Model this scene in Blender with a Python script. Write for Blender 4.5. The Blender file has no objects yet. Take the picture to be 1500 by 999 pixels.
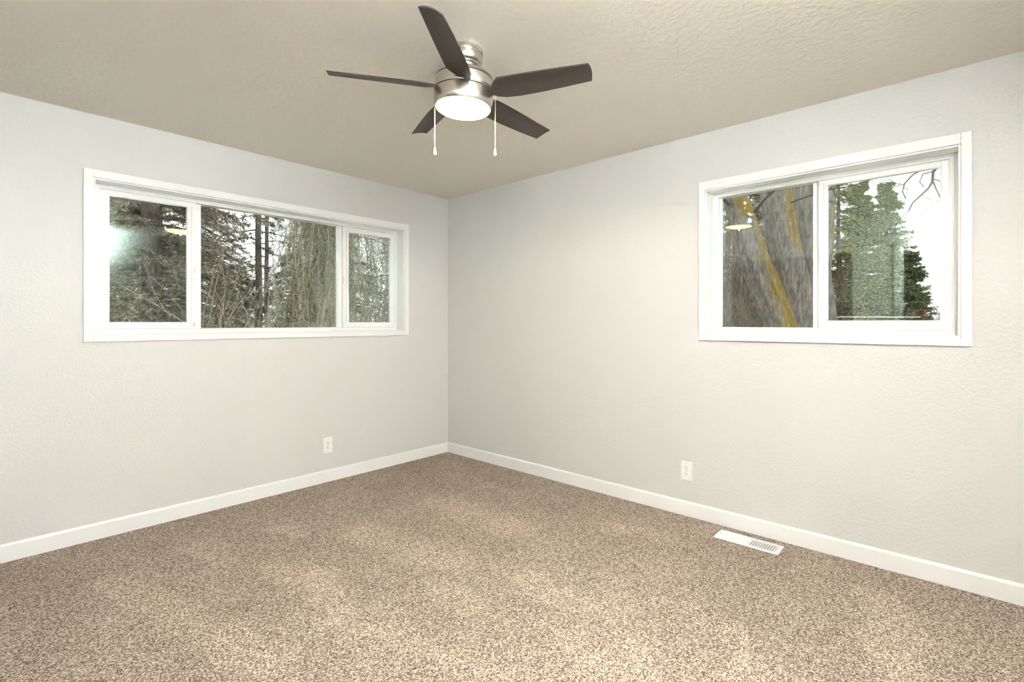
import bpy, bmesh, math, random
from mathutils import Vector, Matrix, noise

SC = bpy.context.scene
COL = SC.collection
PI = math.pi
# ------------------------------------------------------------------ camera
CAM = Vector((-3.1257, -3.6877, 1.2421))
TH = math.radians(42.338)
FOC, PX, PY = 726.0, 750.0, 473.4
Fv = Vector((math.cos(TH), math.sin(TH), 0)); Rv = Vector((math.sin(TH), -math.cos(TH), 0))
cd = bpy.data.cameras.new('camera'); cam = bpy.data.objects.new('camera', cd); COL.objects.link(cam)
cam.location = CAM; cam.rotation_euler = (PI/2, 0, TH - PI/2)
cd.sensor_width = 36; cd.lens = FOC/1500*36; cd.clip_start = 0.02; cd.clip_end = 300
cd.shift_y = (PY - 499.5)/1500.0
SC.camera = cam
# ------------------------------------------------------------------ colour and exposure
SC.view_settings.view_transform = 'Standard'; SC.view_settings.look = 'None'
SC.view_settings.gamma = 1; SC.view_settings.use_curve_mapping = False
SC.view_settings.exposure = 0.2
SC.cycles.sample_clamp_indirect = 0
# ------------------------------------------------------------------ overcast sky
W = bpy.data.worlds.new('world'); SC.world = W; W.use_nodes = True
bgn = W.node_tree.nodes['Background']
bgn.inputs['Color'].default_value = (0.97, 0.985, 1.0, 1); bgn.inputs['Strength'].default_value = 1.35
# ------------------------------------------------------------------ flash bounced off the ceiling and wall behind the camera
fl = bpy.data.lights.new('bounce_flash', 'SPOT'); fl.energy = 2800; fl.color = (0.865, 0.935, 1.0)
fl.spot_size = math.radians(80); fl.spot_blend = 1.0; fl.shadow_soft_size = 0.06
flo = bpy.data.objects.new('bounce_flash', fl); COL.objects.link(flo)
flo.location = (-2.75, -3.30, 1.95)
flo.rotation_euler = (Vector((-2.50, -4.20, 2.36)) - flo.location).to_track_quat('-Z', 'Y').to_euler()

def P(px, py, t):
    """point seen at a place in the photograph, t metres in front of the camera"""
    p = CAM + t*(Fv + (px-PX)/FOC*Rv); p.z = CAM.z + (PY-py)/FOC*t
    return p

# ================================================================== helpers
def nodes(name):
    m = bpy.data.materials.new(name); m.use_nodes = True
    nt = m.node_tree
    return m, nt, nt.nodes['Principled BSDF']
def N(nt, typ, **kw):
    n = nt.nodes.new(typ)
    for k, v in kw.items(): setattr(n, k, v)
    return n
def plain(name, col, rough=0.5, metal=0.0, spec=None):
    m, nt, b = nodes(name)
    b.inputs['Base Color'].default_value = (*col, 1); b.inputs['Roughness'].default_value = rough
    b.inputs['Metallic'].default_value = metal
    if spec is not None: b.inputs['Specular IOR Level'].default_value = spec
    return m
def ramp(nt, stops):
    r = N(nt, 'ShaderNodeValToRGB'); e = r.color_ramp.elements
    while len(e) < len(stops): e.new(0.5)
    for i, (p, c) in enumerate(stops):
        e[i].position = p; e[i].color = (*c, 1)
    return r

class MB:
    def __init__(s): s.v = []; s.f = []
    def box(s, a, b):
        x0, y0, z0 = a; x1, y1, z1 = b
        x0, x1 = min(x0, x1), max(x0, x1); y0, y1 = min(y0, y1), max(y0, y1); z0, z1 = min(z0, z1), max(z0, z1)
        k = len(s.v)
        s.v += [(x0,y0,z0),(x1,y0,z0),(x1,y1,z0),(x0,y1,z0),(x0,y0,z1),(x1,y0,z1),(x1,y1,z1),(x0,y1,z1)]
        s.f += [tuple(k+i for i in q) for q in ((0,3,2,1),(4,5,6,7),(0,1,5,4),(1,2,6,5),(2,3,7,6),(3,0,4,7))]
    def tube(s, pts, rad, n=6, cap=True):
        pts = [Vector(p) for p in pts]
        if not isinstance(rad, (list, tuple)): rad = [rad]*len(pts)
        k = len(s.v); up = Vector((0.31, 0.17, 0.93))
        for i, p in enumerate(pts):
            d = (pts[min(i+1, len(pts)-1)] - pts[max(i-1, 0)])
            d = d.normalized() if d.length > 1e-9 else Vector((0,0,1))
            a = d.cross(up)
            if a.length < 0.05: a = d.cross(Vector((1,0,0)))
            a.normalize(); b = d.cross(a)
            for j in range(n):
                t = 2*PI*j/n; q = p + rad[i]*(math.cos(t)*a + math.sin(t)*b); s.v.append((q.x, q.y, q.z))
        for i in range(len(pts)-1):
            for j in range(n):
                s.f.append((k+i*n+j, k+i*n+(j+1) % n, k+(i+1)*n+(j+1) % n, k+(i+1)*n+j))
        if cap:
            s.f.append(tuple(k+j for j in reversed(range(n)))); s.f.append(tuple(k+(len(pts)-1)*n+j for j in range(n)))
    def lathe(s, prof, n=64, c=(0,0,0)):
        k = len(s.v)
        for r, z in prof:
            for j in range(n):
                t = 2*PI*j/n; s.v.append((c[0]+r*math.cos(t), c[1]+r*math.sin(t), c[2]+z))
        for i in range(len(prof)-1):
            for j in range(n):
                s.f.append((k+i*n+j, k+i*n+(j+1) % n, k+(i+1)*n+(j+1) % n, k+(i+1)*n+j))
        s.f.append(tuple(k+j for j in range(n))); s.f.append(tuple(k+(len(prof)-1)*n+j for j in reversed(range(n))))
    def leaf(s, p, d, w, l):
        """a narrow kite shaped needle tuft or leaf"""
        side = d.cross(Vector((random.uniform(-1,1), random.uniform(-1,1), random.uniform(-1,1))))
        if side.length < 1e-4: side = Vector((1,0,0))
        side = side.normalized()*w*0.5; k = len(s.v); m = p + d*l*0.4; e = p + d*l
        s.v += [tuple(p), tuple(m+side), tuple(e), tuple(m-side)]; s.f.append((k, k+1, k+2, k+3))
    def build(s, name, mat, parent=None, smooth=False, bevel=0, seg=2, recalc=True):
        me = bpy.data.meshes.new(name); me.from_pydata(s.v, [], s.f); me.update()
        if recalc and len(s.f) < 20000:
            bm = bmesh.new(); bm.from_mesh(me); bmesh.ops.recalc_face_normals(bm, faces=bm.faces); bm.to_mesh(me); bm.free()
        if smooth:
            me.polygons.foreach_set('use_smooth', [True]*len(me.polygons))
        if mat: me.materials.append(mat)
        o = bpy.data.objects.new(name, me); COL.objects.link(o); o.parent = parent
        if bevel:
            b = o.modifiers.new('b', 'BEVEL'); b.width = bevel; b.segments = seg; b.limit_method = 'ANGLE'; b.angle_limit = math.radians(40)
        return o
def tag(o, label=None, cat=None, group=None, kind=None):
    for k, v in (('label', label), ('category', cat), ('group', group), ('kind', kind)):
        if v: o[k] = v
    return o
def empty(name, loc=(0,0,0), rz=0):
    o = bpy.data.objects.new(name, None); COL.objects.link(o); o.location = loc; o.rotation_euler = (0,0,rz)
    o.empty_display_size = 0.1
    return o
def struct(o, label=None): return tag(o, label, None, None, 'structure')
def autosmooth(o, deg=35):
    me = o.data; me.polygons.foreach_set('use_smooth', [True]*len(me.polygons))
    bm = bmesh.new(); bm.from_mesh(me)
    for e in bm.edges:
        if len(e.link_faces) == 2 and e.calc_face_angle(0) > math.radians(deg): e.smooth = False
    bm.to_mesh(me); bm.free()

# ================================================================== materials
def paint(name, col, rough, bump, scale=55):
    m, nt, b = nodes(name)
    g = N(nt, 'ShaderNodeNewGeometry')
    n1 = N(nt, 'ShaderNodeTexNoise'); n1.inputs['Scale'].default_value = scale; n1.inputs['Detail'].default_value = 3
    n1.inputs['Roughness'].default_value = 0.55
    n2 = N(nt, 'ShaderNodeTexNoise'); n2.inputs['Scale'].default_value = scale*2.9; n2.inputs['Detail'].default_value = 2
    nt.links.new(g.outputs['Position'], n1.inputs['Vector']); nt.links.new(g.outputs['Position'], n2.inputs['Vector'])
    r = ramp(nt, [(0.42, (0,0,0)), (0.62, (1,1,1))]); nt.links.new(n1.outputs['Fac'], r.inputs['Fac'])
    mx = N(nt, 'ShaderNodeMath', operation='MULTIPLY_ADD'); mx.inputs[1].default_value = 0.35
    nt.links.new(n2.outputs['Fac'], mx.inputs[0]); nt.links.new(r.outputs['Color'], mx.inputs[2])
    bp = N(nt, 'ShaderNodeBump'); bp.inputs['Strength'].default_value = bump; bp.inputs['Distance'].default_value = 0.0022
    nt.links.new(mx.outputs[0], bp.inputs['Height']); nt.links.new(bp.outputs['Normal'], b.inputs['Normal'])
    b.inputs['Base Color'].default_value = (*col, 1); b.inputs['Roughness'].default_value = rough
    b.inputs['Specular IOR Level'].default_value = 0.5
    return m
M = {}
M['wall'] = paint('wall_paint', (0.70, 0.69, 0.665), 0.46, 0.32, 68)
M['ceiling'] = paint('ceiling_paint', (0.82, 0.77, 0.69), 0.50, 0.6, 38)
M['trim'] = plain('white_trim_paint', (0.89, 0.885, 0.87), 0.38)
M['vinyl'] = plain('white_vinyl', (0.90, 0.895, 0.88), 0.32)
M['track'] = plain('vinyl_track', (0.62, 0.60, 0.57), 0.5)
M['plastic'] = plain('white_plastic', (0.90, 0.90, 0.88), 0.3)
M['slot'] = plain('dark_slot', (0.05, 0.05, 0.05), 0.6)
M['ventwhite'] = plain('white_enamel', (0.90, 0.90, 0.89), 0.3)
M['duct'] = plain('duct_metal', (0.22, 0.22, 0.23), 0.6)
M['chain'] = plain('pale_chain', (0.70, 0.66, 0.58), 0.35, 0.2)
M['siding'] = plain('exterior_siding', (0.55, 0.55, 0.52), 0.7)
M['gap'] = plain('dark_seam', (0.035, 0.025, 0.02), 0.6)
M['dark_wall'] = plain('dim_tinted_wall', (0.20, 0.18, 0.16), 0.7)  # dimness of the unlit hall and closet put into the wall colour

def carpet():
    m, nt, b = nodes('carpet_frieze'); L = nt.links.new
    g = N(nt, 'ShaderNodeNewGeometry')
    # yarn tips: warped cells of differing tan and brown
    wn = N(nt, 'ShaderNodeTexNoise'); wn.inputs['Scale'].default_value = 180; wn.inputs['Detail'].default_value = 2
    L(g.outputs['Position'], wn.inputs['Vector'])
    ad = N(nt, 'ShaderNodeVectorMath', operation='MULTIPLY_ADD'); ad.inputs[1].default_value = (0.008, 0.008, 0)
    L(wn.outputs['Color'], ad.inputs[0]); L(g.outputs['Position'], ad.inputs[2])
    v = N(nt, 'ShaderNodeTexVoronoi'); v.inputs['Scale'].default_value = 265; v.inputs['Randomness'].default_value = 1
    L(ad.outputs[0], v.inputs['Vector'])
    n2 = N(nt, 'ShaderNodeTexNoise'); n2.inputs['Scale'].default_value = 215; n2.inputs['Detail'].default_value = 3
    n2.inputs['Roughness'].default_value = 0.7
    L(g.outputs['Position'], n2.inputs['Vector'])
    sep = N(nt, 'ShaderNodeSeparateColor'); L(v.outputs['Color'], sep.inputs['Color'])
    a = N(nt, 'ShaderNodeMath', operation='MULTIPLY_ADD'); a.inputs[1].default_value = 0.55
    L(sep.outputs['Red'], a.inputs[0])
    a2 = N(nt, 'ShaderNodeMath', operation='MULTIPLY'); a2.inputs[1].default_value = 0.50; L(n2.outputs['Fac'], a2.inputs[0])
    L(a2.outputs[0], a.inputs[2])
    cr = ramp(nt, [(0.15, (0.050, 0.029, 0.019)), (0.37, (0.200, 0.143, 0.105)), (0.55, (0.41, 0.320, 0.248)), (0.78, (0.82, 0.71, 0.60))])
    L(a.outputs[0], cr.inputs['Fac'])
    # vacuum tracks: stripes where the pile lies the other way
    segs = [((-2.662,-0.641),(-2.392,-1.797),.10),((-2.271,-0.526),(-2.216,-0.823),.09),((-1.965,-1.368),(-2.09,-1.743),.09),
            ((-2.024,-1.892),(-1.917,-2.285),.07),((-1.539,-1.048),(-1.427,-1.70),.15),((-0.905,-0.987),(-0.877,-1.672),.17),
            ((-1.655,-1.90),(-1.65,-2.132),.09),((-1.292,-2.107),(-1.299,-2.568),.10),((-1.523,-2.577),(-1.595,-2.75),.09),
            ((-1.815,-0.642),(-1.816,-0.801),.09),((-1.034,-2.447),(-1.534,-2.843),.10),((-1.034,-3.012),(-1.282,-3.12),.07),
            ((-0.316,-3.412),(-0.912,-3.525),.10),((-0.473,-2.115),(-0.417,-2.405),.11),((-2.067,-1.116),(-1.988,-1.343),.09)]
    pn = N(nt, 'ShaderNodeTexNoise'); pn.inputs['Scale'].default_value = 5; pn.inputs['Detail'].default_value = 3
    L(g.outputs['Position'], pn.inputs['Vector'])
    pw = N(nt, 'ShaderNodeVectorMath', operation='MULTIPLY_ADD'); pw.inputs[1].default_value = (0.22, 0.22, 0)
    L(pn.outputs['Color'], pw.inputs[0]); L(g.outputs['Position'], pw.inputs[2])
    off = N(nt, 'ShaderNodeVectorMath', operation='SUBTRACT'); off.inputs[1].default_value = (0.11, 0.11, 0); L(pw.outputs[0], off.inputs[0])
    acc = None
    for (ax, ay), (bx, by), w in segs:
        A = Vector((ax, ay, 0)); D = Vector((bx-ax, by-ay, 0)); dd = D.dot(D)
        s1 = N(nt, 'ShaderNodeVectorMath', operation='SUBTRACT'); s1.inputs[1].default_value = A; L(off.outputs[0], s1.inputs[0])
        dt = N(nt, 'ShaderNodeVectorMath', operation='DOT_PRODUCT'); dt.inputs[1].default_value = D/dd; L(s1.outputs[0], dt.inputs[0])
        cl = N(nt, 'ShaderNodeClamp'); L(dt.outputs['Value'], cl.inputs['Value'])
        sc = N(nt, 'ShaderNodeVectorMath', operation='SCALE'); sc.inputs[0].default_value = D; L(cl.outputs[0], sc.inputs['Scale'])
        df = N(nt, 'ShaderNodeVectorMath', operation='DISTANCE'); L(s1.outputs[0], df.inputs[0]); L(sc.outputs[0], df.inputs[1])
        mr = N(nt, 'ShaderNodeMapRange'); mr.interpolation_type = 'SMOOTHSTEP'
        mr.inputs['From Min'].default_value = w*0.35; mr.inputs['From Max'].default_value = w*1.25
        mr.inputs['To Min'].default_value = 1; mr.inputs['To Max'].default_value = 0
        L(df.outputs['Value'], mr.inputs['Value'])
        if acc is None: acc = mr.outputs[0]
        else:
            mx = N(nt, 'ShaderNodeMath', operation='MAXIMUM'); L(acc, mx.inputs[0]); L(mr.outputs[0], mx.inputs[1]); acc = mx.outputs[0]
    big = N(nt, 'ShaderNodeTexNoise'); big.inputs['Scale'].default_value = 2.6; big.inputs['Detail'].default_value = 2
    L(g.outputs['Position'], big.inputs['Vector'])
    f1 = N(nt, 'ShaderNodeMath', operation='MULTIPLY_ADD'); f1.inputs[1].default_value = 0.17; f1.inputs[2].default_value = 0.80
    L(acc, f1.inputs[0])
    f2 = N(nt, 'ShaderNodeMath', operation='MULTIPLY_ADD'); f2.inputs[1].default_value = 0.34
    L(big.outputs['Fac'], f2.inputs[0]); L(f1.outputs[0], f2.inputs[2])
    ms = N(nt, 'ShaderNodeVectorMath', operation='SCALE'); L(cr.outputs['Color'], ms.inputs[0]); L(f2.outputs[0], ms.inputs['Scale'])
    L(ms.outputs[0], b.inputs['Base Color'])
    bp = N(nt, 'ShaderNodeBump'); bp.inputs['Strength'].default_value = 0.8; bp.inputs['Distance'].default_value = 0.004
    L(a.outputs[0], bp.inputs['Height']); L(bp.outputs['Normal'], b.inputs['Normal'])
    b.inputs['Roughness'].default_value = 1.0; b.inputs['Specular IOR Level'].default_value = 0.05
    return m
M['carpet'] = carpet()

def glass():
    m = bpy.data.materials.new('window_glass'); m.use_nodes = True; nt = m.node_tree; nt.nodes.clear()
    o = N(nt, 'ShaderNodeOutputMaterial'); mx = N(nt, 'ShaderNodeMixShader'); t = N(nt, 'ShaderNodeBsdfTransparent')
    gl = N(nt, 'ShaderNodeBsdfGlossy'); fr = N(nt, 'ShaderNodeFresnel')
    gl.inputs['Roughness'].default_value = 0.0; gl.inputs['Color'].default_value = (0.80, 1.0, 0.90, 1)
    t.inputs['Color'].default_value = (0.965, 0.985, 0.97, 1); fr.inputs['IOR'].default_value = 1.62
    nt.links.new(fr.outputs[0], mx.inputs[0]); nt.links.new(t.outputs[0], mx.inputs[1]); nt.links.new(gl.outputs[0], mx.inputs[2])
    nt.links.new(mx.outputs[0], o.inputs['Surface'])
    return m
M['glass'] = glass()

def nickel():
    m, nt, b = nodes('brushed_nickel')
    tc = N(nt, 'ShaderNodeTexCoord'); mp = N(nt, 'ShaderNodeMapping'); mp.inputs['Scale'].default_value = (3, 3, 420)
    n = N(nt, 'ShaderNodeTexNoise'); n.inputs['Scale'].default_value = 3; n.inputs['Detail'].default_value = 2
    nt.links.new(tc.outputs['Object'], mp.inputs['Vector']); nt.links.new(mp.outputs[0], n.inputs['Vector'])
    r = ramp(nt, [(0.3, (0.56, 0.52, 0.47)), (0.7, (0.70, 0.66, 0.60))]); nt.links.new(n.outputs['Fac'], r.inputs['Fac'])
    nt.links.new(r.outputs['Color'], b.inputs['Base Color'])
    b.inputs['Metallic'].default_value = 1; b.inputs['Roughness'].default_value = 0.27
    b.inputs['Anisotropic'].default_value = 0.5
    return m
M['nickel'] = nickel()
def blade_mat():
    m, nt, b = nodes('fan_blade_finish')
    tc = N(nt, 'ShaderNodeTexCoord'); mp = N(nt, 'ShaderNodeMapping'); mp.inputs['Scale'].default_value = (4, 90, 90)
    n = N(nt, 'ShaderNodeTexNoise'); n.inputs['Scale'].default_value = 2; n.inputs['Detail'].default_value = 3
    nt.links.new(tc.outputs['Object'], mp.inputs['Vector']); nt.links.new(mp.outputs[0], n.inputs['Vector'])
    r = ramp(nt, [(0.3, (0.050, 0.038, 0.032)), (0.7, (0.074, 0.057, 0.048))]); nt.links.new(n.outputs['Fac'], r.inputs['Fac'])
    nt.links.new(r.outputs['Color'], b.inputs['Base Color'])
    b.inputs['Roughness'].default_value = 0.42
    return m
M['blade'] = blade_mat()
def lens_mat():
    m, nt, b = nodes('lit_frosted_lens')
    b.inputs['Base Color'].default_value = (0.9, 0.88, 0.82, 1); b.inputs['Roughness'].default_value = 0.3
    b.inputs['Emission Color'].default_value = (1.0, 0.68, 0.28, 1); b.inputs['Emission Strength'].default_value = 17
    return m
M['lens'] = lens_mat()

def foliage(name, stops, trans=0.25):
    m, nt, b = nodes(name)
    g = N(nt, 'ShaderNodeNewGeometry'); r = ramp(nt, stops)
    nt.links.new(g.outputs['Random Per Island'], r.inputs['Fac']); nt.links.new(r.outputs['Color'], b.inputs['Base Color'])
    b.inputs['Roughness'].default_value = 0.7; b.inputs['Specular IOR Level'].default_value = 0.2
    return m
M['spruce'] = foliage('spruce_needles', [(0.0, (0.20, 0.195, 0.13)), (0.4, (0.32, 0.285, 0.20)), (0.75, (0.43, 0.36, 0.28)), (1.0, (0.60, 0.53, 0.45))])
M['weeping'] = foliage('weeping_needles', [(0.0, (0.24, 0.25, 0.18)), (0.5, (0.42, 0.39, 0.29)), (0.8, (0.52, 0.46, 0.34)), (1.0, (0.66, 0.60, 0.48))])
M['fir'] = foliage('dark_fir_needles', [(0.0, (0.06, 0.08, 0.06)), (0.6, (0.11, 0.13, 0.09)), (1.0, (0.20, 0.20, 0.14))])
M['pine'] = foliage('pine_needles', [(0.0, (0.17, 0.21, 0.09)), (0.5, (0.35, 0.39, 0.16)), (0.85, (0.52, 0.51, 0.22)), (1.0, (0.72, 0.68, 0.40))])
M['juniper'] = foliage('juniper_needles', [(0.0, (0.13, 0.16, 0.08)), (0.6, (0.28, 0.32, 0.16)), (1.0, (0.46, 0.46, 0.27))])
M['rust'] = foliage('rusty_leaves', [(0.0, (0.20, 0.11, 0.05)), (0.6, (0.40, 0.24, 0.12)), (1.0, (0.55, 0.40, 0.22))])
M['twig'] = foliage('bare_twigs', [(0.0, (0.20, 0.16, 0.12)), (0.6, (0.38, 0.33, 0.27)), (1.0, (0.64, 0.60, 0.53))])
M['darktwig'] = plain('dark_branch_bark', (0.10, 0.085, 0.075), 0.9)
M['straw'] = foliage('pale_dry_twigs', [(0.0, (0.34, 0.29, 0.22)), (1.0, (0.66, 0.58, 0.48))])
def bark(name, c0, c1, lichen=False):
    m, nt, b = nodes(name); L = nt.links.new
    g = N(nt, 'ShaderNodeNewGeometry'); mp = N(nt, 'ShaderNodeMapping'); mp.inputs['Scale'].default_value = (1, 1, 0.22)
    L(g.outputs['Position'], mp.inputs['Vector'])
    n = N(nt, 'ShaderNodeTexNoise'); n.inputs['Scale'].default_value = 30; n.inputs['Detail'].default_value = 7; n.inputs['Roughness'].default_value = 0.7
    L(mp.outputs[0], n.inputs['Vector'])
    r = ramp(nt, [(0.35, c0), (0.65, c1)]); L(n.outputs['Fac'], r.inputs['Fac'])
    out = r.outputs['Color']
    if lichen:
        at = N(nt, 'ShaderNodeAttribute'); at.attribute_name = 'lichen'
        n3 = N(nt, 'ShaderNodeTexNoise'); n3.inputs['Scale'].default_value = 14; n3.inputs['Detail'].default_value = 5
        L(g.outputs['Position'], n3.inputs['Vector'])
        s = N(nt, 'ShaderNodeMath', operation='MULTIPLY_ADD'); s.inputs[1].default_value = 2.8; s.inputs[2].default_value = -1.40
        L(n3.outputs['Fac'], s.inputs[0])
        a = N(nt, 'ShaderNodeMath', operation='ADD'); L(s.outputs[0], a.inputs[0]); L(at.outputs['Fac'], a.inputs[1])
        mr = N(nt, 'ShaderNodeMapRange'); mr.inputs['From Min'].default_value = 0.22; mr.inputs['From Max'].default_value = 0.85
        L(a.outputs[0], mr.inputs['Value'])
        lr = ramp(nt, [(0.3, (0.22, 0.18, 0.06)), (0.7, (0.62, 0.42, 0.10))]); L(n.outputs['Fac'], lr.inputs['Fac'])
        mx = N(nt, 'ShaderNodeMix', data_type='RGBA'); L(mr.outputs[0], mx.inputs[0]); L(out, mx.inputs[6]); L(lr.outputs['Color'], mx.inputs[7])
        out = mx.outputs[2]
    L(out, b.inputs['Base Color'])
    bp = N(nt, 'ShaderNodeBump'); bp.inputs['Strength'].default_value = 0.9; bp.inputs['Distance'].default_value = 0.03
    L(n.outputs['Fac'], bp.inputs['Height']); L(bp.outputs['Normal'], b.inputs['Normal'])
    b.inputs['Roughness'].default_value = 0.95
    return m
M['bark'] = bark('tree_bark', (0.10, 0.08, 0.065), (0.26, 0.215, 0.18))
M['bark_grey'] = bark('grey_furrowed_bark', (0.20, 0.18, 0.16), (0.56, 0.52, 0.48), True)
def ground_mat():
    m, nt, b = nodes('winter_lawn')
    g = N(nt, 'ShaderNodeNewGeometry'); n = N(nt, 'ShaderNodeTexNoise'); n.inputs['Scale'].default_value = 3; n.inputs['Detail'].default_value = 6
    nt.links.new(g.outputs['Position'], n.inputs['Vector'])
    r = ramp(nt, [(0.35, (0.14, 0.15, 0.08)), (0.65, (0.30, 0.27, 0.17))]); nt.links.new(n.outputs['Fac'], r.inputs['Fac'])
    nt.links.new(r.outputs['Color'], b.inputs['Base Color']); b.inputs['Roughness'].default_value = 1
    return m
M['lawn'] = ground_mat()

# ================================================================== room shell
CE = 2.44; WX = -3.16; SY = -4.20; T = 0.20
W1 = (-2.635, -0.515, 1.178, 2.070)          # opening in the north wall: x0, x1, z0, z1
W2 = (-3.672, -2.495, 1.178, 2.070)          # opening in the east wall: y0, y1, z0, z1
D1 = (-4.00, -3.21, 0.0, 2.045)              # doorway behind the camera, in the west wall
D2 = (-2.79, -1.45, 0.0, 2.03)               # closet opening, west wall
def wall(name, axis, c0, c1, u0, u1, holes, mat=None, z1=CE):
    """wall slab between c0 and c1 on its axis, spanning u0..u1, with rectangular holes"""
    mb = MB(); us = sorted({u0, u1, *[h[0] for h in holes], *[h[1] for h in holes]})
    for a, b in zip(us[:-1], us[1:]):
        hs = [h for h in holes if h[0] <= a+1e-6 and h[1] >= b-1e-6]
        zs = [(0, z1)] if not hs else [(0, hs[0][2]), (hs[0][3], z1)]
        for p, q in zs:
            if q-p < 1e-4: continue
            if axis == 'y': mb.box((a, c0, p), (b, c1, q))
            else: mb.box((c0, a, p), (c1, b, q))
    o = mb.build(name, mat or M['wall'])
    bm = bmesh.new(); bm.from_mesh(o.data); bmesh.ops.remove_doubles(bm, verts=bm.verts, dist=1e-5)
    seen = {}
    for f in list(bm.faces):
        k = tuple(sorted(v.index for v in f.verts)); seen.setdefault(k, []).append(f)
    bmesh.ops.delete(bm, geom=[f for fs in seen.values() if len(fs) > 1 for f in fs], context='FACES')
    bm.to_mesh(o.data); bm.free()
    return struct(o)
wall('wall_left', 'y', 0, T, WX-0.12, T, [W1])
wall('wall_right', 'x', 0, T, SY-0.12, 0, [W2])
wall('wall_back', 'y', SY-0.12, SY, WX, 0, [])
wall('wall_west', 'x', WX-0.12, WX, SY-0.12, 0, [D1, D2])
mb = MB(); mb.box((-5.2, -5.2, CE), (T, T, CE+0.15)); struct(mb.build('ceiling', M['ceiling']))
mb = MB(); mb.box((-5.2, -5.2, -0.12), (0, 0, 0)); struct(mb.build('floor', M['carpet']), 'speckled tan and brown carpet with vacuum tracks')
# hallway behind the camera and the closet beyond the west wall
mb = MB(); mb.box((-5.2, -5.2, 0), (-4.45, -3.02, CE)); struct(mb.build('wall_hall', M['dark_wall']))
mb = MB(); mb.box((-4.45, -3.02, 0), (WX-0.12, -2.92, CE)); struct(mb.build('wall_hall_north', M['dark_wall']))
mb = MB(); mb.box((-4.45, -5.2, 0), (WX-0.12, -5.1, CE)); struct(mb.build('wall_hall_south', M['dark_wall']))
mb = MB(); mb.box((-4.0, -2.92, 0), (-3.9, 0, CE)); mb.box((-3.9, -0.1, 0), (WX-0.12, 0, CE)); struct(mb.build('wall_closet', M['dark_wall']))

# baseboards
def baseboard(name, axis, c, s, u0, u1):
    prof = [(0, 0.001), (0.013, 0.001), (0.013, 0.084), (0.010, 0.091), (0.004, 0.094), (0, 0.094)]
    mb = MB(); n = len(prof)
    for u in (u0, u1):
        for d, z in prof: mb.v.append((u, c+s*d, z) if axis == 'y' else (c+s*d, u, z))
    for j in range(n): mb.f.append((j, (j+1) % n, n+(j+1) % n, n+j))
    mb.f += [tuple(reversed(range(n))), tuple(range(n, 2*n))]
    return struct(mb.build(name, M['trim']), 'white flat baseboard')
baseboard('baseboard_left', 'y', 0, -1, WX, 0)
baseboard('baseboard_right', 'x', 0, -1, SY, -0.013)
baseboard('baseboard_back', 'y', SY, 1, WX, -0.013)
baseboard('baseboard_west', 'x', WX, 1, D1[1]+0.065, D2[0])
# door casing round the doorway the camera stands in
mb = MB()
mb.box((WX, D1[1], 0), (WX+0.016, D1[1]+0.062, D1[3]+0.062)); mb.box((WX, D1[0]-0.062, 0), (WX+0.016, D1[0], D1[3]+0.062))
mb.box((WX, D1[0], D1[3]), (WX+0.016, D1[1], D1[3]+0.062))
mb.box((WX-0.12, D1[1]-0.015, 0), (WX, D1[1], D1[3])); mb.box((WX-0.12, D1[0], 0), (WX, D1[0]+0.015, D1[3])); mb.box((WX-0.12, D1[0], D1[3]-0.015), (WX, D1[1], D1[3]))
struct(mb.build('door_1', M['trim'], bevel=0.003), 'white door casing around the open doorway')

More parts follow.
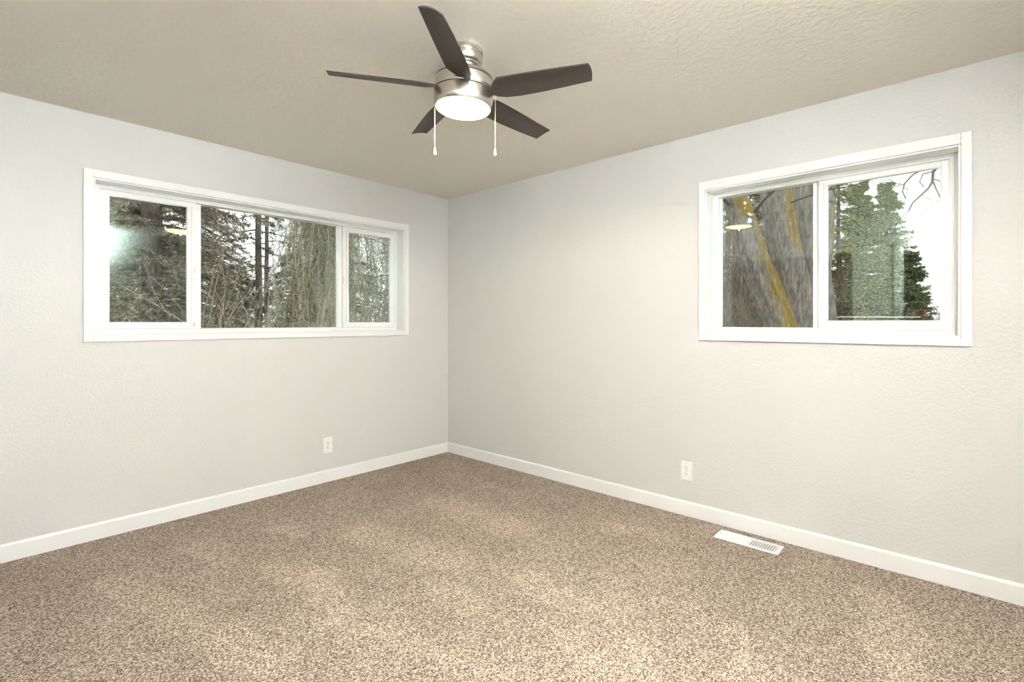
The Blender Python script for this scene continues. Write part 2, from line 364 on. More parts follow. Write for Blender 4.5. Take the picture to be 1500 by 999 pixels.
# ================================================================== windows
def frame_boxes(mb, u0, u1, z0, z1, w, wz, d0, d1, f, wr=None, wt=None):
    """four bars of a rectangular frame; f turns (u, depth, z) into a point"""
    wr = w if wr is None else wr; wt = wz if wt is None else wt
    mb.box(f(u0, d0, z0), f(u0+w, d1, z1)); mb.box(f(u1-wr, d0, z0), f(u1, d1, z1))
    mb.box(f(u0+w, d0, z0), f(u1-wr, d1, z0+wz)); mb.box(f(u0+w, d0, z1-wt), f(u1-wr, d1, z1))
def window(name, f, O, cas, fixed, sashes, label):
    root = struct(empty(name, f((O[0]+O[1])/2, 0, O[2])), label)
    inv = Matrix.Translation(-root.location)
    def part(nm, mb, mat, parent=root, bevel=0.002):
        mb.v = [tuple(Vector(v) - root.location) for v in mb.v] if parent is root else [tuple(Vector(v) - root.location) for v in mb.v]
        return mb.build(nm, mat, parent, bevel=bevel)
    u0, u1, z0, z1 = O
    # flat casing on the wall
    mb = MB(); a0, a1, b0, b1 = cas
    c = 0.007
    mb.box(f(a0, -0.018, b0), f(u0-c, 0, b1)); mb.box(f(u1+c, -0.018, b0), f(a1, 0, b1))
    mb.box(f(u0-c, -0.018, b0), f(u1+c, 0, z0-c+0.002)); mb.box(f(u0-c, -0.018, z1+c), f(u1+c, 0, b1))
    part('casing', mb, M['trim'], bevel=0.0025)
    # jamb liner with a small reveal against the casing
    mb = MB(); frame_boxes(mb, u0-c+0.001, u1+c-0.001, z0-c+0.003, z1+c-0.001, c+0.002, c+0.002, -0.010, 0.105, f)
    part('jamb_liner', mb, M['trim'], bevel=0.001)
    # vinyl main frame
    mb = MB(); frame_boxes(mb, u0+0.003, u1-0.003, z0+0.003, z1-0.003, 0.030, 0.026, 0.100, 0.165, f, wt=0.022)
    frame_boxes(mb, u0+0.003, u1-0.003, z0+0.003, z1-0.003, 0.012, 0.010, 0.092, 0.100, f)
    part('frame', mb, M['vinyl'], bevel=0.0015)
    # shallow track groove along the head and the sill
    mb = MB()
    mb.box(f(u0+0.034, 0.0985, z0+0.0275), f(u1-0.034, 0.118, z0+0.0300)); mb.box(f(u0+0.034, 0.0985, z1-0.0275), f(u1-0.034, 0.118, z1-0.0252))
    part('track', mb, M['track'], bevel=0)
    # fixed light, set deeper
    g0, g1, h0, h1 = fixed
    mb = MB(); frame_boxes(mb, g0-0.040, g1+0.040, h0-0.012, h1+0.008, 0.040, 0.012, 0.132, 0.162, f, wt=0.008)
    part('glazing_bead', mb, M['vinyl'], bevel=0.001)
    mb = MB(); mb.box(f(g0-0.003, 0.148, h0-0.003), f(g1+0.003, 0.152, h1+0.003)); part('glass', mb, M['glass'], bevel=0)
    for (s0, s1, t0, t1, e0, e1, k0, k1, side) in sashes:
        # outer s0..s1 x t0..t1, glass e0..e1 x k0..k1
        mb = MB(); d0, d1 = 0.104, 0.130
        frame_boxes(mb, s0, s1, t0, t1, e0-s0, k0-t0, d0, d1, f, wr=s1-e1, wt=t1-k1)
        frame_boxes(mb, s0+0.012, s1-0.012, t0+0.010, t1-0.010, e0-s0-0.017, k0-t0-0.014, d0-0.005, d0, f, wr=s1-e1-0.017, wt=t1-k1-0.014)
        sash = part('sash', mb, M['vinyl'], bevel=0.0015)
        mb = MB(); mb.box(f(e0-0.004, 0.113, k0-0.004), f(e1+0.004, 0.117, k1+0.004)); part('glass', mb, M['glass'], sash, bevel=0)
        # latches and a finger groove on the meeting stile
        um = s1-0.010 if side > 0 else s0+0.010
        for zc, hh in ((1.600, 0.030), (1.232, 0.016)):
            mb = MB(); mb.box(f(um-0.007, 0.092, zc-hh), f(um+0.007, 0.106, zc+hh)); mb.box(f(um-0.004, 0.086, zc-hh*0.4), f(um+0.004, 0.093, zc+hh*0.5))
            part('latch', mb, M['vinyl'], sash, bevel=0.002)
        mb = MB(); ug = um - side*0.018
        mb.box(f(ug-0.0012, 0.0975, t0+0.03), f(ug+0.0012, 0.0998, t1-0.03)); part('finger_groove', mb, M['track'], sash, bevel=0)
    return root
fN = lambda u, d, z: (u, d, z)
fE = lambda u, d, z: (d, u, z)
window('window_1', fN, W1, (-2.687, -0.468, 1.135, 2.122), (-2.063, -1.072, 1.209, 2.042),
       [(-2.606, -2.098, 1.206, 2.046, -2.553, -2.150, 1.249, 2.008, 1), (-1.038, -0.545, 1.206, 2.046, -0.985, -0.579, 1.249, 2.000, -1)],
       'wide three-light white sliding window in the left wall')
window('window_2', fE, W2, (-3.717, -2.451, 1.135, 2.130), (-3.051, -2.537, 1.217, 2.046),
       [(-3.645, -3.082, 1.208, 2.050, -3.602, -3.127, 1.256, 2.010, 1)],
       'two-light white sliding window in the right wall')

# ================================================================== ceiling fan
FC = Vector((-1.650, -2.063, CE))
fan = empty('ceiling_fan', FC)
tag(fan, 'brushed nickel ceiling fan with five dark brown blades and a lit round lamp', 'ceiling fan')
# everything below the ball joint hangs a little out of plumb
tilt = Vector((0.036, -0.029, 1)).normalized()
RT = Vector((0,0,1)).rotation_difference(tilt).to_matrix()
piv = Vector((0, 0, -0.075))
def tilted(mb):
    mb.v = [tuple(piv + RT @ (Vector(v) - piv)) for v in mb.v]; return mb
mb = MB()
mb.lathe([(0.0, 0.0), (0.079, 0.0), (0.080, -0.006), (0.079, -0.016), (0.074, -0.019), (0.074, -0.023), (0.0775, -0.027), (0.077, -0.046),
          (0.072, -0.055), (0.062, -0.060), (0.060, -0.064), (0.0, -0.064)])
can = mb.build('canopy', M['nickel'], fan); autosmooth(can, 30)
mb = MB(); mb.lathe([(0.0, -0.060), (0.050, -0.060), (0.056, -0.072), (0.052, -0.086), (0.046, -0.094), (0.050, -0.104), (0.0, -0.104)])
o = tilted(mb).build('neck', M['nickel'], fan); autosmooth(o, 30)
zt = lambda z: z - CE
mb = MB(); mb.lathe([(0.0, zt(2.350)), (0.060, zt(2.350)), (0.085, zt(2.345)), (0.112, zt(2.333)), (0.126, zt(2.318)), (0.1285, zt(2.3095)), (0.0, zt(2.3095))], 96)
o = tilted(mb).build('motor_cap', M['nickel'], fan); autosmooth(o, 30)
mb = MB(); mb.lathe([(0.0, zt(2.312)), (0.125, zt(2.312)), (0.125, zt(2.254)), (0.125, zt(2.252)), (0.0, zt(2.252))], 96)
o = tilted(mb).build('motor_core', M['gap'], fan); autosmooth(o, 30)
mb = MB(); mb.lathe([(0.0, zt(2.3065)), (0.1285, zt(2.3065)), (0.1305, zt(2.304)), (0.1305, zt(2.260)), (0.1290, zt(2.2565)), (0.0, zt(2.2565))], 96)
o = tilted(mb).build('motor_housing', M['nickel'], fan); autosmooth(o, 30)
mb = MB(); mb.lathe([(0.0, zt(2.2535)), (0.1290, zt(2.2535)), (0.1305, zt(2.251)), (0.1300, zt(2.215)), (0.1265, zt(2.196)), (0.1225, zt(2.188)), (0.119, zt(2.187)), (0.118, zt(2.192)), (0.0, zt(2.192))], 96)
o = tilted(mb).build('light_kit', M['nickel'], fan); autosmooth(o, 30)
mb = MB(); pr = [(0.0, zt(2.192)), (0.118, zt(2.192))]
for i in range(12):
    a = PI/2*i/11; pr.append((0.1185*math.cos(a)+0.0, zt(2.188) - 0.017*math.sin(a)))
mb.lathe(pr, 96); o = tilted(mb).build('lamp_lens', M['lens'], fan); autosmooth(o, 60); tag(o, 'glowing warm white round lens')
bl = bpy.data.lights.new('lamp_bulb', 'SPOT'); bl.energy = 22; bl.color = (1.0, 0.88, 0.74); bl.shadow_soft_size = 0.007
bl.spot_size = math.radians(178); bl.spot_blend = 0.25
bo = bpy.data.objects.new('lamp_bulb', bl); COL.objects.link(bo); bo.parent = fan; bo.location = (0.008, -0.006, 2.160 - CE)
# blades
plus = [(0.104, 0.043), (0.135, 0.066), (0.175, 0.079), (0.24, 0.086), (0.33, 0.087), (0.45, 0.085), (0.562, 0.081)]
minus = [(0.114, 0.026), (0.145, -0.004), (0.176, -0.027), (0.25, -0.024), (0.35, -0.018), (0.46, -0.010), (0.5715, -0.001)]
NB = 10
for k in range(5):
    a = math.radians(-147.2 - 72*k); mb = MB(); nr = len(plus)
    rows = []
    for i in range(nr):
        for j in range(NB+1):
            s = j/NB; x = plus[i][0]*(1-s) + minus[i][0]*s; y = plus[i][1]*(1-s) + minus[i][1]*s
            if i == nr-1: x += 0.006*math.sin(PI*s)
            c = 0.007*math.sin(PI*s)*min(1, i/2)
            mb.v.append((x, y, zt(2.266) - 0.307*y + c))
    nv = len(mb.v); mb.v += [(x, y, z+0.005) for x, y, z in mb.v]
    w = NB+1
    for i in range(nr-1):
        for j in range(NB):
            q = (i*w+j, i*w+j+1, (i+1)*w+j+1, (i+1)*w+j); mb.f.append(q); mb.f.append(tuple(nv+v for v in reversed(q)))
    ring = [j for j in range(NB)] + [i*w+NB for i in range(nr-1)] + [(nr-1)*w+j for j in range(NB, 0, -1)] + [i*w for i in range(nr-1, 0, -1)]
    for p, q in zip(ring, ring[1:]+ring[:1]): mb.f.append((p, q, nv+q, nv+p))
    R = Matrix.Rotation(a, 3, 'Z')
    mb.v = [tuple(R @ Vector(v)) for v in mb.v]
    bl = tilted(mb).build('blade', M['blade'], fan); autosmooth(bl, 40)
    mb = MB(); mb.lathe([(0.0, 0.006), (0.0045, 0.006), (0.0045, -0.003), (0.003, -0.0045), (0.0, -0.0045)], 12)
    p = R @ Vector((0.118, 0.045, zt(2.266) - 0.307*0.045)); mb.v = [tuple(Vector(v)+p) for v in mb.v]
    tilted(mb).build('blade_screw', M['nickel'], bl, smooth=True)
# pull chains hanging plumb from the switch housing
for s, ztop, zend in ((-1, 2.235, 1.994), (1, 2.262, 1.990)):
    d = Rv*0.1335*s; d = Vector((d.x, d.y, 0))
    mb = MB(); z = ztop
    mb.tube([(d.x, d.y, zt(ztop)), (d.x, d.y, zt(zend+0.018))], 0.0010, 6)
    while z > zend+0.02:
        k = len(mb.v); mb.lathe([(0.0003, 0.0019), (0.0012, 0.0010), (0.0015, 0), (0.0012, -0.0010), (0.0003, -0.0019)], 6, (d.x, d.y, zt(z))); z -= 0.0055
    ch = mb.build('pull_chain', M['chain'], fan, smooth=True)
    mb = MB(); mb.lathe([(0.0, 0.026), (0.0022, 0.024), (0.0035, 0.016), (0.0055, 0.006), (0.0068, -0.002), (0.0060, -0.008), (0.0032, -0.011), (0.0, -0.011)], 20, (d.x, d.y, zt(zend)))
    mb.build('chain_fob', M['plastic'], ch, smooth=True)
    mb = MB(); q0 = d*0.93; zz = zt(2.225 if s > 0 else 2.215)
    mb.lathe([(0.0, 0.004), (0.0035, 0.003), (0.0045, 0), (0.0035, -0.003), (0.0, -0.004)], 12, (d.x*0.985, d.y*0.985, zz))
    mb.build('chain_grommet', M['nickel'], fan, smooth=True)

# ================================================================== outlets
def outlet(loc, rz, label, w=0.074, h=0.122):
    r = empty('electrical_outlet', loc, rz); tag(r, label, 'outlet', 'wall outlets')
    mb = MB(); mb.box((-w/2, -0.006, -h/2), (w/2, 0, h/2)); mb.build('cover_plate', M['plastic'], r, bevel=0.003, seg=3)
    for s in (-1, 1):
        zc = s*0.0195; mb = MB(); prf = []
        for i in range(24):
            t = 2*PI*i/24; prf.append((max(-0.0165, min(0.0165, 0.0185*math.cos(t))), 0.0145*math.sin(t)))
        for y in (-0.0085, -0.0055):
            for x, z in prf: mb.v.append((x, y, zc+z))
        n = 24
        mb.f += [tuple(range(n)), tuple(reversed(range(n, 2*n)))] + [(i, (i+1) % n, n+(i+1) % n, n+i) for i in range(n)]
        rc = mb.build('receptacle', M['plastic'], r)
        mb = MB()
        mb.box((-0.0078, -0.0092, zc-0.0005), (-0.0055, -0.0084, zc+0.0085)); mb.box((0.0055, -0.0092, zc+0.0005), (0.0078, -0.0084, zc+0.0075))
        mb.tube([(0, -0.0092, zc-0.0075), (0, -0.0084, zc-0.0075)], 0.0026, 12)
        mb.build('slots', M['slot'], rc)
    mb = MB(); mb.tube([(0, -0.0068, 0), (0, -0.0055, 0)], 0.0032, 14); mb.build('screw', M['nickel'], r)
    return r
outlet((-1.2255, 0, 0.2875), 0, 'white duplex outlet on the left wall under the wide window')
outlet((0, -2.367, 0.290), -PI/2, 'white duplex outlet on the right wall, near the floor vent')

# ================================================================== floor vent
vr = empty('floor_vent', (-0.148, -2.785, 0.0)); tag(vr, 'white metal floor register set in the carpet by the right baseboard', 'floor vent')
hw, hl = 0.066, 0.170
mb = MB(); zt0 = 0.007
iw, il = 0.042, 0.145
mb.box((-hw, -hl, 0.001), (hw, -il, zt0)); mb.box((-hw, il, 0.001), (hw, hl, zt0)); mb.box((-hw, -il, 0.001), (-iw, il, zt0)); mb.box((iw, -il, 0.001), (hw, il, zt0))
mb.box((-iw, -0.008, 0.001), (iw, 0.008, zt0))
mb.build('frame', M['ventwhite'], vr, bevel=0.003)
mb = MB(); mb.box((-iw, -il, 0.0004), (iw, il, 0.0012)); mb.build('duct_opening', M['duct'], vr)
for bank, (y0, y1, ang) in enumerate(((-il, -0.008, -38), (0.008, il, 38))):
    n = 11
    for i in range(n):
        y = y0 + (y1-y0)*(i+0.5)/n; a = math.radians(ang); dy = 0.0066*math.cos(a)*1.05; dz = 0.0042*math.sin(a)
        mb = MB(); k = len(mb.v)
        for x in (-iw, iw):
            mb.v += [(x, y-dy, 0.0045-dz), (x, y+dy, 0.0045+dz), (x, y+dy, 0.0056+dz), (x, y-dy, 0.0056-dz)]
        mb.f += [(0,1,2,3), (7,6,5,4), (0,4,5,1), (1,5,6,2), (2,6,7,3), (3,7,4,0)]
        mb.build('louver', M['ventwhite'], vr)
mb = MB(); mb.box((-0.008, 0.1495, zt0-0.001), (0.008, 0.1515, zt0+0.0015)); mb.build('damper_lever', M['duct'], vr)

# ================================================================== outdoors
GZ = -0.45
mb = MB(); mb.box((-60, -60, GZ-0.3), (80, 80, GZ)); struct(mb.build('ground', M['lawn']), 'winter lawn outside')
mb = MB(); mb.box((-5.2, -5.2, GZ-0.02), (T, T, -0.13)); struct(mb.build('trim_foundation', M['siding']))

def rv(): return Vector((random.gauss(0,1), random.gauss(0,1), random.gauss(0,1))).normalized()
def conifer(name, base, h, rad, leafmat, label, n_br=90, n_tw=16, n_lf=10, droop=0.35, lw=0.02, ll=0.09, z0=0.6, trunk=0.14, seed=1, power=0.9, group=None, cat='tree', twl=0.5, bias=1.0):
    random.seed(seed); root = empty(name, base); tag(root, label, cat, group)
    mb = MB(); pts = [(random.uniform(-.02,.02), random.uniform(-.02,.02), -0.05 + h*i/8) for i in range(9)]
    mb.tube(pts, [trunk*(1-0.9*i/8) for i in range(9)], 12); mb.build('trunk', M['bark'], root, smooth=True)
    br = MB(); lf = MB()
    for i in range(n_br):
        z = z0 + (h-z0)*((i+random.random())/n_br)**bias
        L = rad*max(0.05, (1-(z-z0)/(h-z0)))**power*random.uniform(0.7, 1.08)
        a = random.uniform(0, 2*PI); d = Vector((math.cos(a), math.sin(a), 0)); lift = random.uniform(-0.05, 0.25)
        bp = []
        for s in range(6):
            u = s/5; bp.append(Vector((0,0,z)) + d*L*u + Vector((0,0, lift*L*u - droop*L*u*u)) + rv()*0.02*L)
        br.tube(bp, [max(0.004, 0.018*(1-u/5)*(0.4+L)) for u in range(6)], 4, cap=False)
        side = Vector((-d.y, d.x, 0))
        for t in range(n_tw):
            u = random.uniform(0.12, 1.0)*4.999; k = int(u); p = bp[k].lerp(bp[k+1], u-k)
            sl = twl*L*random.uniform(0.25, 0.6)*(1.15 - u/5*0.6)
            dd = (d*random.uniform(0.2, 0.9) + side*random.choice((-1,1))*random.uniform(0.4, 1.0) + Vector((0,0,random.uniform(-0.55, 0.2)))).normalized()
            q = p + dd*sl + Vector((0,0,-0.18*sl))
            br.tube([p, q], [0.004, 0.002], 3, cap=False)
            for m_ in range(n_lf):
                w = random.random(); pp = p.lerp(q, w); ld = (dd + rv()*0.8).normalized()
                lf.leaf(pp, ld, lw*random.uniform(0.6,1.4), ll*random.uniform(0.6,1.3))
    br.build('branches', M['bark'], root, recalc=False); lf.build('foliage', leafmat, root, recalc=False)
    return root
def weeping(name, base, h, rad, label, seed, n=300, strand=(1.0, 2.6), zlo=1.5):
    random.seed(seed); root = empty(name, base); tag(root, label, 'tree')
    mb = MB(); pts = [(0.12*math.sin(i*0.9), 0.08*math.cos(i*1.3)-0.08, -0.05+h*i/8) for i in range(9)]
    mb.tube(pts, [0.16*(1-0.8*i/8) for i in range(9)], 12); mb.build('trunk', M['bark'], root, smooth=True)
    br = MB(); st = MB()
    for i in range(n):
        z = random.uniform(zlo, h); a = random.uniform(0, 2*PI); L = rad*random.uniform(0.25, 1.0)*(1-0.5*(z/h)**3)
        d = Vector((math.cos(a), math.sin(a), 0)); bp = [Vector((0,0,z))+d*L*(s/4)+Vector((0,0,0.35*L*(s/4)-0.45*L*(s/4)**2))+rv()*0.04 for s in range(5)]
        br.tube(bp, [0.014, 0.011, 0.008, 0.006, 0.004], 4, cap=False)
        for t in range(5):
            u = random.uniform(0.8, 4)*0.999; k = int(u); p = bp[k].lerp(bp[k+1], u-k); ln = random.uniform(*strand)
            seg = 9; pp = [p.copy()]; dd = Vector((random.gauss(0,.35), random.gauss(0,.35), -1)).normalized()
            for s in range(seg):
                dd = (dd + Vector((random.gauss(0,.13), random.gauss(0,.13), -0.25))).normalized(); pp.append(pp[-1]+dd*ln/seg)
            st.tube(pp, [0.0045]*5+[0.003]*5, 3, cap=False)
            for s in range(26):
                w = random.uniform(0, seg)*0.999; k2 = int(w); q = pp[k2].lerp(pp[k2+1], w-k2)
                st.leaf(q, (Vector((random.gauss(0,.6), random.gauss(0,.6), -0.7))).normalized(), 0.012, random.uniform(0.05, 0.13))
    br.build('branches', M['bark'], root, recalc=False); st.build('hanging_twigs', M['weeping'], root, recalc=False)
    return root
def grow(mb, p, d, L, r, depth, spread=0.6, kids=3, up=0.0, n=4):
    pts = [p]; dd = d.copy(); seg = 5
    for s in range(seg):
        dd = (dd + rv()*0.20 + Vector((0,0,up))).normalized(); pts.append(pts[-1]+dd*L/seg)
    mb.tube(pts, [max(0.0015, r*(1-0.5*i/seg)) for i in range(seg+1)], n, cap=False)
    if depth > 0:
        for k in range(kids):
            u = random.uniform(0.3, 1.0)*seg*0.999; i = int(u); q = pts[i].lerp(pts[i+1], u-i)
            grow(mb, q, (dd + rv()*spread).normalized(), L*random.uniform(0.5, 0.75), r*0.5, depth-1, spread, kids, up, 3 if depth < 3 else n)
def bare(name, base, label, seed, stems=8, L=1.4, depth=3, mat='twig', kids=4, r=0.014, spreadxy=0.8, cat='shrub', group=None, up=0.06):
    random.seed(seed); o_mb = MB()
    for i in range(stems):
        p = Vector((random.uniform(-spreadxy, spreadxy), random.uniform(-spreadxy, spreadxy), -0.02))
        grow(o_mb, p, (Vector((0,0,1)) + rv()*0.3).normalized(), L*random.uniform(0.7,1.2), r, depth, 0.75, kids, up)
    o = o_mb.build(name, M[mat], recalc=False); o.location = base; return tag(o, label, cat, group)
def gp(px, t):
    p = P(px, 0, t); return (p.x, p.y, GZ)

# --- seen through the wide window
conifer('spruce_tree', gp(222, 8.6), 9.5, 2.15, M['spruce'], 'large dull brown-green spruce filling the left half of the wide window', n_br=330, n_tw=26, n_lf=15, lw=0.017, ll=0.085, z0=0.2, trunk=0.2, seed=3, power=0.5, droop=0.4, bias=1.7)
conifer('spruce_tree', gp(95, 10.5), 9.5, 2.1, M['spruce'], 'dark spruce at the far left edge of the wide window', n_br=230, n_tw=22, n_lf=14, lw=0.022, ll=0.11, z0=0.2, trunk=0.2, seed=4, power=0.5, bias=1.6)
conifer('spruce_tree', gp(232, 13.8), 10.5, 2.95, M['spruce'], 'broad dark spruce standing behind the large dull spruce', n_br=230, n_tw=22, n_lf=14, lw=0.032, ll=0.15, z0=0.2, trunk=0.2, seed=24, power=0.45, bias=1.5)
conifer('fir_tree', gp(130, 19.5), 11, 3.2, M['fir'], 'dark fir in the second row behind the left sash', n_br=170, n_tw=18, n_lf=12, lw=0.05, ll=0.20, z0=0.2, trunk=0.2, seed=25, power=0.4, bias=1.4)
conifer('fir_tree', gp(379, 15.5), 12, 1.25, M['fir'], 'tall slim fir, the left and thicker of two bare-looking trunks against the sky', n_br=44, n_tw=10, n_lf=10, lw=0.03, ll=0.14, z0=1.5, trunk=0.13, seed=5, power=0.3, group=None)
conifer('fir_tree', gp(391, 18), 12, 1.2, M['fir'], 'tall slim fir, the right and thinner of two bare-looking trunks against the sky', n_br=40, n_tw=10, n_lf=10, lw=0.03, ll=0.14, z0=1.5, trunk=0.10, seed=6, power=0.3)
conifer('fir_tree', gp(340, 20), 4.0, 2.3, M['fir'], 'low dark fir behind the spruce, below the sky gaps', n_br=90, n_tw=16, n_lf=12, lw=0.04, ll=0.18, z0=0.2, trunk=0.1, seed=7, power=0.5)
conifer('fir_tree', gp(430, 21), 4.6, 2.4, M['fir'], 'low dark fir under the two thin trunks', n_br=90, n_tw=16, n_lf=12, lw=0.04, ll=0.18, z0=0.2, trunk=0.1, seed=8, power=0.5)
weeping('weeping_tree', gp(478, 7.6), 5.4, 1.10, 'weeping tree with hanging grey-green twigs in the wide window', 9, n=190)
weeping('weeping_tree', gp(600, 9.6), 5.8, 1.35, 'grey-green weeping tree behind the right sash of the wide window', 10, n=190)
conifer('spruce_tree', gp(490, 13), 6.5, 1.9, M['spruce'], 'brownish spruce standing behind the weeping tree', n_br=120, n_tw=18, n_lf=12, lw=0.03, ll=0.13, z0=0.2, trunk=0.14, seed=12, power=0.6)
conifer('spruce_tree', gp(640, 16), 4.6, 2.4, M['weeping'], 'pale low spruce at the right edge of the wide window', n_br=80, n_tw=16, n_lf=12, lw=0.03, ll=0.14, z0=0.2, trunk=0.12, seed=13, power=0.6)
bare('bare_shrub', gp(372, 6.6), 'bare shrub of pale straight twigs before the low firs', 14, stems=7, L=1.5, depth=2, mat='straw', kids=4, r=0.009, spreadxy=0.35)
bare('bare_shrub', gp(436, 5.6), 'bare shrub of pale twigs before the weeping tree', 15, stems=6, L=1.3, depth=3, mat='straw', kids=3, r=0.008, spreadxy=0.4)

# --- big old tree of three stems outside the right window
def stem(rows, t, seed, lich):
    """rows: (centre px, py, half width px); returns a bark mesh with a lichen mask"""
    random.seed(seed); n = 44; ctr = []; rad = []
    fine = []
    for (a, b) in zip(rows[:-1], rows[1:]):
        for s in range(14): u = s/14; fine.append(tuple(a[i]*(1-u)+b[i]*u for i in range(3)))
    fine.append(rows[-1]); verts = []; faces = []; mask = []
    for _ in range(3):
        fine = [fine[0]] + [tuple((fine[i-1][k]+2*fine[i][k]+fine[i+1][k])/4 for k in range(3)) for i in range(1, len(fine)-1)] + [fine[-1]]
    for px, py, hw_ in fine: ctr.append(P(px, py, t)); rad.append(hw_/FOC*t)
    L = 0.0
    for i, c in enumerate(ctr):
        d = (ctr[min(i+1, len(ctr)-1)] - ctr[max(i-1, 0)]).normalized()
        b = d.cross(Rv).normalized(); a = b.cross(d).normalized()
        if b.dot(Fv) > 0: b = -b                                   # b faces the house
        for j in range(n):
            th = 2*PI*j/n; dirv = math.cos(th)*a + math.sin(th)*b
            q = c + dirv*rad[i]
            ns = noise.noise(Vector((dirv.x*2.2+seed, dirv.y*2.2, q.z*0.5)))*0.30 + noise.noise(Vector((dirv.x*9, dirv.y*9+seed, q.z*1.4)))*0.14
            q = c + dirv*rad[i]*(1+ns*0.8); verts.append(tuple(q))
            mask.append(lich(fine[i][1], math.degrees(math.atan2(math.sin(th), math.cos(th)))))
    for i in range(len(ctr)-1):
        for j in range(n): faces.append((i*n+j, i*n+(j+1) % n, (i+1)*n+(j+1) % n, (i+1)*n+j))
    return verts, faces, mask
def band(x, lo, hi, s):
    return max(0.0, min(1.0, (x-lo)/s+0.5, (hi-x)/s+0.5))
def lichA(py, an):     # an: 0 = right side, 90 = facing the house
    w = max(0.0, min(1.0, (py-320)/110.0)); v = band(an, -35, 55+45*w, 60)
    if py < 318: v = max(v, band(an, -20, 130, 25))
    return 0.95*v*band(py, 100, 500, 20)
def lichB(py, an): return 0.92*band(an, 0, 85, 50)*band(py, 150, 372, 20)
def lichC(py, an): return 0.85*band(an, -30, 50, 50)*band(py, 150, 380, 20)
tree = empty('multi_stem_tree', gp(1190, 6.9)); tag(tree, 'old grey multi-stem tree with orange lichen outside the right window', 'tree')
for rows, t, seed, fn in (
    ([(1185, 660, 24), (1166, 540, 22), (1143, 478, 20), (1122, 425, 20), (1102, 378, 19), (1084, 312, 17), (1072, 280, 15), (1040, 215, 12), (1000, 120, 7)], 6.5, 1, lichA),
    ([(1200, 660, 24), (1185, 540, 23), (1172, 460, 23), (1157, 400, 22), (1143, 345, 21), (1136, 287, 20), (1128, 200, 17), (1110, 80, 10)], 6.9, 2, lichB),
    ([(1215, 660, 34), (1203, 560, 32), (1193, 477, 30), (1186, 400, 27), (1187, 340, 28), (1189, 285, 28), (1196, 180, 22), (1212, 60, 14)], 7.3, 3, lichC)):
    v, f, mk = stem(rows, t, seed, fn)
    me = bpy.data.meshes.new('stem'); me.from_pydata([tuple(Vector(q)-tree.location) for q in v], [], f)
    at = me.attributes.new('lichen', 'FLOAT', 'POINT'); at.data.foreach_set('value', mk)
    me.polygons.foreach_set('use_smooth', [True]*len(me.polygons)); me.materials.append(M['bark_grey'])
    o = bpy.data.objects.new('stem', me); COL.objects.link(o); o.parent = tree
random.seed(21)
def branch_obj(name, starts, mat, parent=None):
    mb = MB()
    for p, d, L, r, dep in starts: grow(mb, p - (parent.location if parent else Vector()), d.normalized(), L, r, dep, 0.8, 4, 0.0)
    return mb.build(name, M[mat], parent, recalc=False)
branch_obj('side_branches', [(P(1092, 322, 6.45), Vector((0.2,-0.5,0.5)), 0.9, 0.022, 3), (P(1150, 300, 6.8), Vector((-0.2,-0.6,0.2)), 0.8, 0.014, 3),
                      (P(1068, 300, 6.4), Vector((-0.1,0.6,0.7)), 0.9, 0.02, 3)], 'darktwig', tree)

# brush and trees behind it
random.seed(5)
bare('bare_shrub', gp(1072, 9.6), 'tangled bare brown brush left of the lichened tree', 31, stems=20, L=1.35, depth=3, kids=5, r=0.012, spreadxy=0.7)
bare('bare_shrub', gp(1125, 12.8), 'tall tangled bare brush behind the lichened tree', 32, stems=26, L=2.3, depth=3, kids=6, r=0.018, spreadxy=0.9)
bare('bare_shrub', gp(1058, 14.5), 'taller bare thicket at the left edge of the right window', 33, stems=26, L=2.5, depth=3, kids=6, r=0.02, spreadxy=1.0)
bare('bare_shrub', gp(1222, 9), 'bare brown brush before the pine, left edge of the sash', 34, stems=9, L=1.15, depth=3, kids=4, r=0.010, spreadxy=0.3)
conifer('cypress_tree', gp(1098, 20), 8.5, 2.6, M['twig'], 'tall pale brown cypress far behind the bare brush', n_br=170, n_tw=16, n_lf=12, lw=0.045, ll=0.18, z0=0.1, trunk=0.1, seed=41, power=0.45)
conifer('pine_tree', gp(1228, 11.6), 6.2, 0.85, M['pine'], 'airy yellow-green pine beside the window mullion', n_br=110, n_tw=16, n_lf=12, lw=0.024, ll=0.08, z0=0.5, trunk=0.10, seed=42, power=0.45, droop=0.1)
conifer('pine_tree', gp(1258, 14.4), 5.75, 1.15, M['pine'], 'tall green pine in the middle of the right sash', n_br=300, n_tw=20, n_lf=16, lw=0.022, ll=0.085, z0=0.2, trunk=0.13, seed=43, power=0.55, droop=0.0)
conifer('pine_tree', gp(1299, 16.6), 6.35, 1.45, M['pine'], 'tall green pine with the highest pointed top', n_br=320, n_tw=20, n_lf=16, lw=0.024, ll=0.095, z0=0.2, trunk=0.13, seed=44, power=0.62, droop=0.0)
conifer('juniper_tree', gp(1334, 12.4), 3.45, 0.66, M['juniper'], 'dark green juniper right of the pines', n_br=260, n_tw=16, n_lf=12, lw=0.018, ll=0.06, z0=0.6, trunk=0.08, seed=45, power=0.42, droop=0.0)
conifer('dry_shrub', gp(1343, 11.5), 2.0, 0.42, M['rust'], 'rusty brown shrub at the foot of the juniper', n_br=40, n_tw=12, n_lf=10, lw=0.03, ll=0.08, z0=0.1, trunk=0.03, seed=46, power=0.4, droop=0.0, cat='shrub')
bare('bare_shrub', gp(1385, 30), 'distant hazy brown bare shrub at the right edge', 36, stems=24, L=1.6, depth=3, kids=4, r=0.03, spreadxy=1.6)
bare('bare_shrub', gp(1362, 24), 'distant brown bare shrub behind the fence post', 37, stems=18, L=1.1, depth=3, kids=4, r=0.02, spreadxy=1.0)
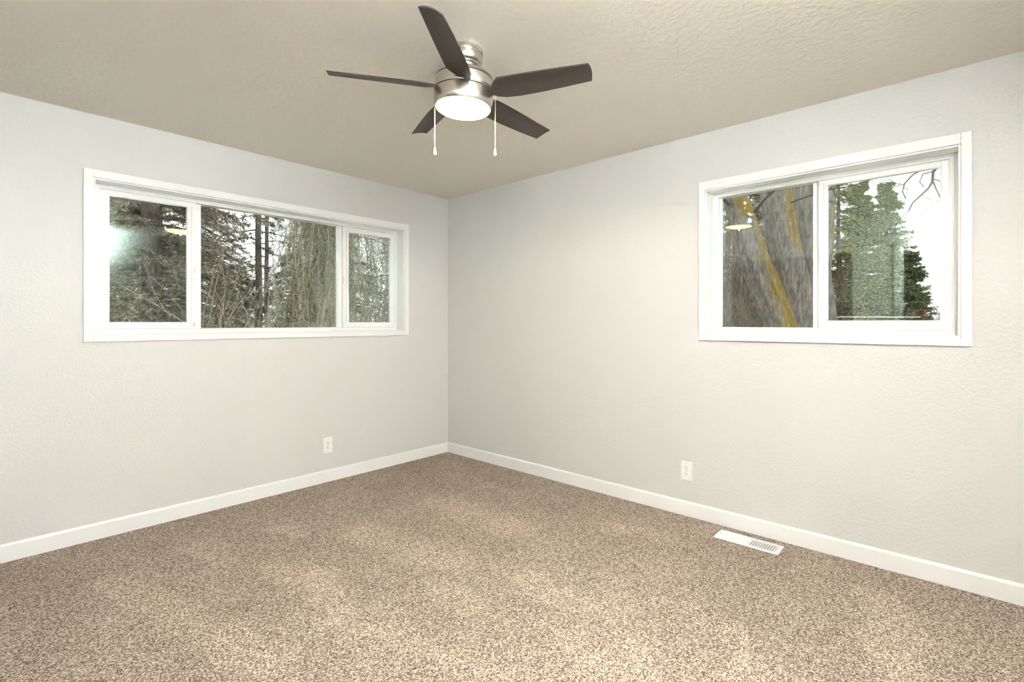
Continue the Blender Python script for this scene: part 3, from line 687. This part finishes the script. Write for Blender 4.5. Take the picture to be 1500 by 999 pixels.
# branches of a tree above, hanging into the top right of the right window
random.seed(8); mb = MB()
ob = empty('overhanging_branch', P(1384, 238, 5.2)); tag(ob, 'dark bare branch hanging into the top right of the sash', 'branch')
def twigline(pts, r0, r1, t=5.2):
    pp = [P(x, y, t + random.uniform(-.03,.03)) - ob.location for x, y in pts]; n = len(pp); r0 *= 1.5; r1 *= 2.4
    mb.tube(pp, [r0+(r1-r0)*i/(n-1) for i in range(n)], 6)
twigline([(1392, 200), (1384, 222), (1376, 240), (1367, 252), (1366, 266), (1360, 276), (1349, 286), (1337, 297), (1331, 309)], 0.013, 0.003)
twigline([(1366, 264), (1371, 276), (1377, 288), (1381, 300)], 0.006, 0.003)
twigline([(1376, 240), (1356, 246), (1337, 256), (1325, 269), (1322, 281), (1327, 291)], 0.006, 0.0025)
twigline([(1367, 251), (1352, 255), (1347, 266), (1353, 274)], 0.005, 0.002)
twigline([(1366, 262), (1374, 264), (1384, 270)], 0.005, 0.002)
twigline([(1368, 250), (1374, 243), (1385, 246)], 0.006, 0.003)
twigline([(1356, 246), (1348, 240), (1332, 246), (1324, 254)], 0.004, 0.002)
for s_ in (((1331, 309), (-0.1, 0.4, -0.5)), ((1349, 286), (0.3, -0.5, -0.2)), ((1381, 300), (0.1, -0.3, -0.6)), ((1325, 270), (0, .4, 0)), ((1345, 318), (0.1, -0.5, 0.3))):
    grow(mb, P(*s_[0], 5.2)-ob.location, Vector(s_[1]).normalized(), 0.18, 0.0045, 2, 0.8, 3)
mb.build('twigs', M['darktwig'], ob, recalc=False)
# low fence beyond the right window: white top rail, grey boards with pointed tops
fa = P(1195, 464, 10.3); fb = P(1347, 464, 10.7)
fr = empty('garden_fence', (fa.x, fa.y, GZ)); tag(fr, 'low grey fence with a white top rail below the pines', 'fence')
dv = Vector((fb.x-fa.x, fb.y-fa.y, 0)); LN = dv.length; fr.rotation_euler = (0, 0, math.atan2(dv.y, dv.x)); ht = fa.z-GZ
mb = MB(); mb.box((0, -0.02, ht-0.012), (LN, 0.04, ht+0.010)); mb.build('top_rail', M['trim'], fr)
fm = plain('grey_fence_board', (0.36, 0.37, 0.39), 0.8); nb = int(LN/0.14)
for i in range(nb):
    x = i*LN/nb; mb = MB(); w = LN/nb-0.01; k = 0
    for y in (0, 0.02):
        mb.v += [(x, y, 0), (x+w, y, 0), (x+w, y, ht-0.15), (x+w/2, y, ht-0.05), (x, y, ht-0.15)]
    mb.f += [(0,1,2,3,4), (9,8,7,6,5), (0,5,6,1), (1,6,7,2), (2,7,8,3), (3,8,9,4), (4,9,5,0)]
    mb.build('board', fm, fr)
mb = MB(); mb.tube([(0,0,0), (0,0,2.2)], 0.03, 8); mb.tube([(-1.4,0,2.1), (1.4,0,2.1)], 0.015, 6)
o = mb.build('wire_fence_post', M['darktwig']); q = gp(1364, 22); o.location = q; o.rotation_euler = (0,0,-PI/3); tag(o, 'thin dark post with a cross wire beyond the juniper', 'post')
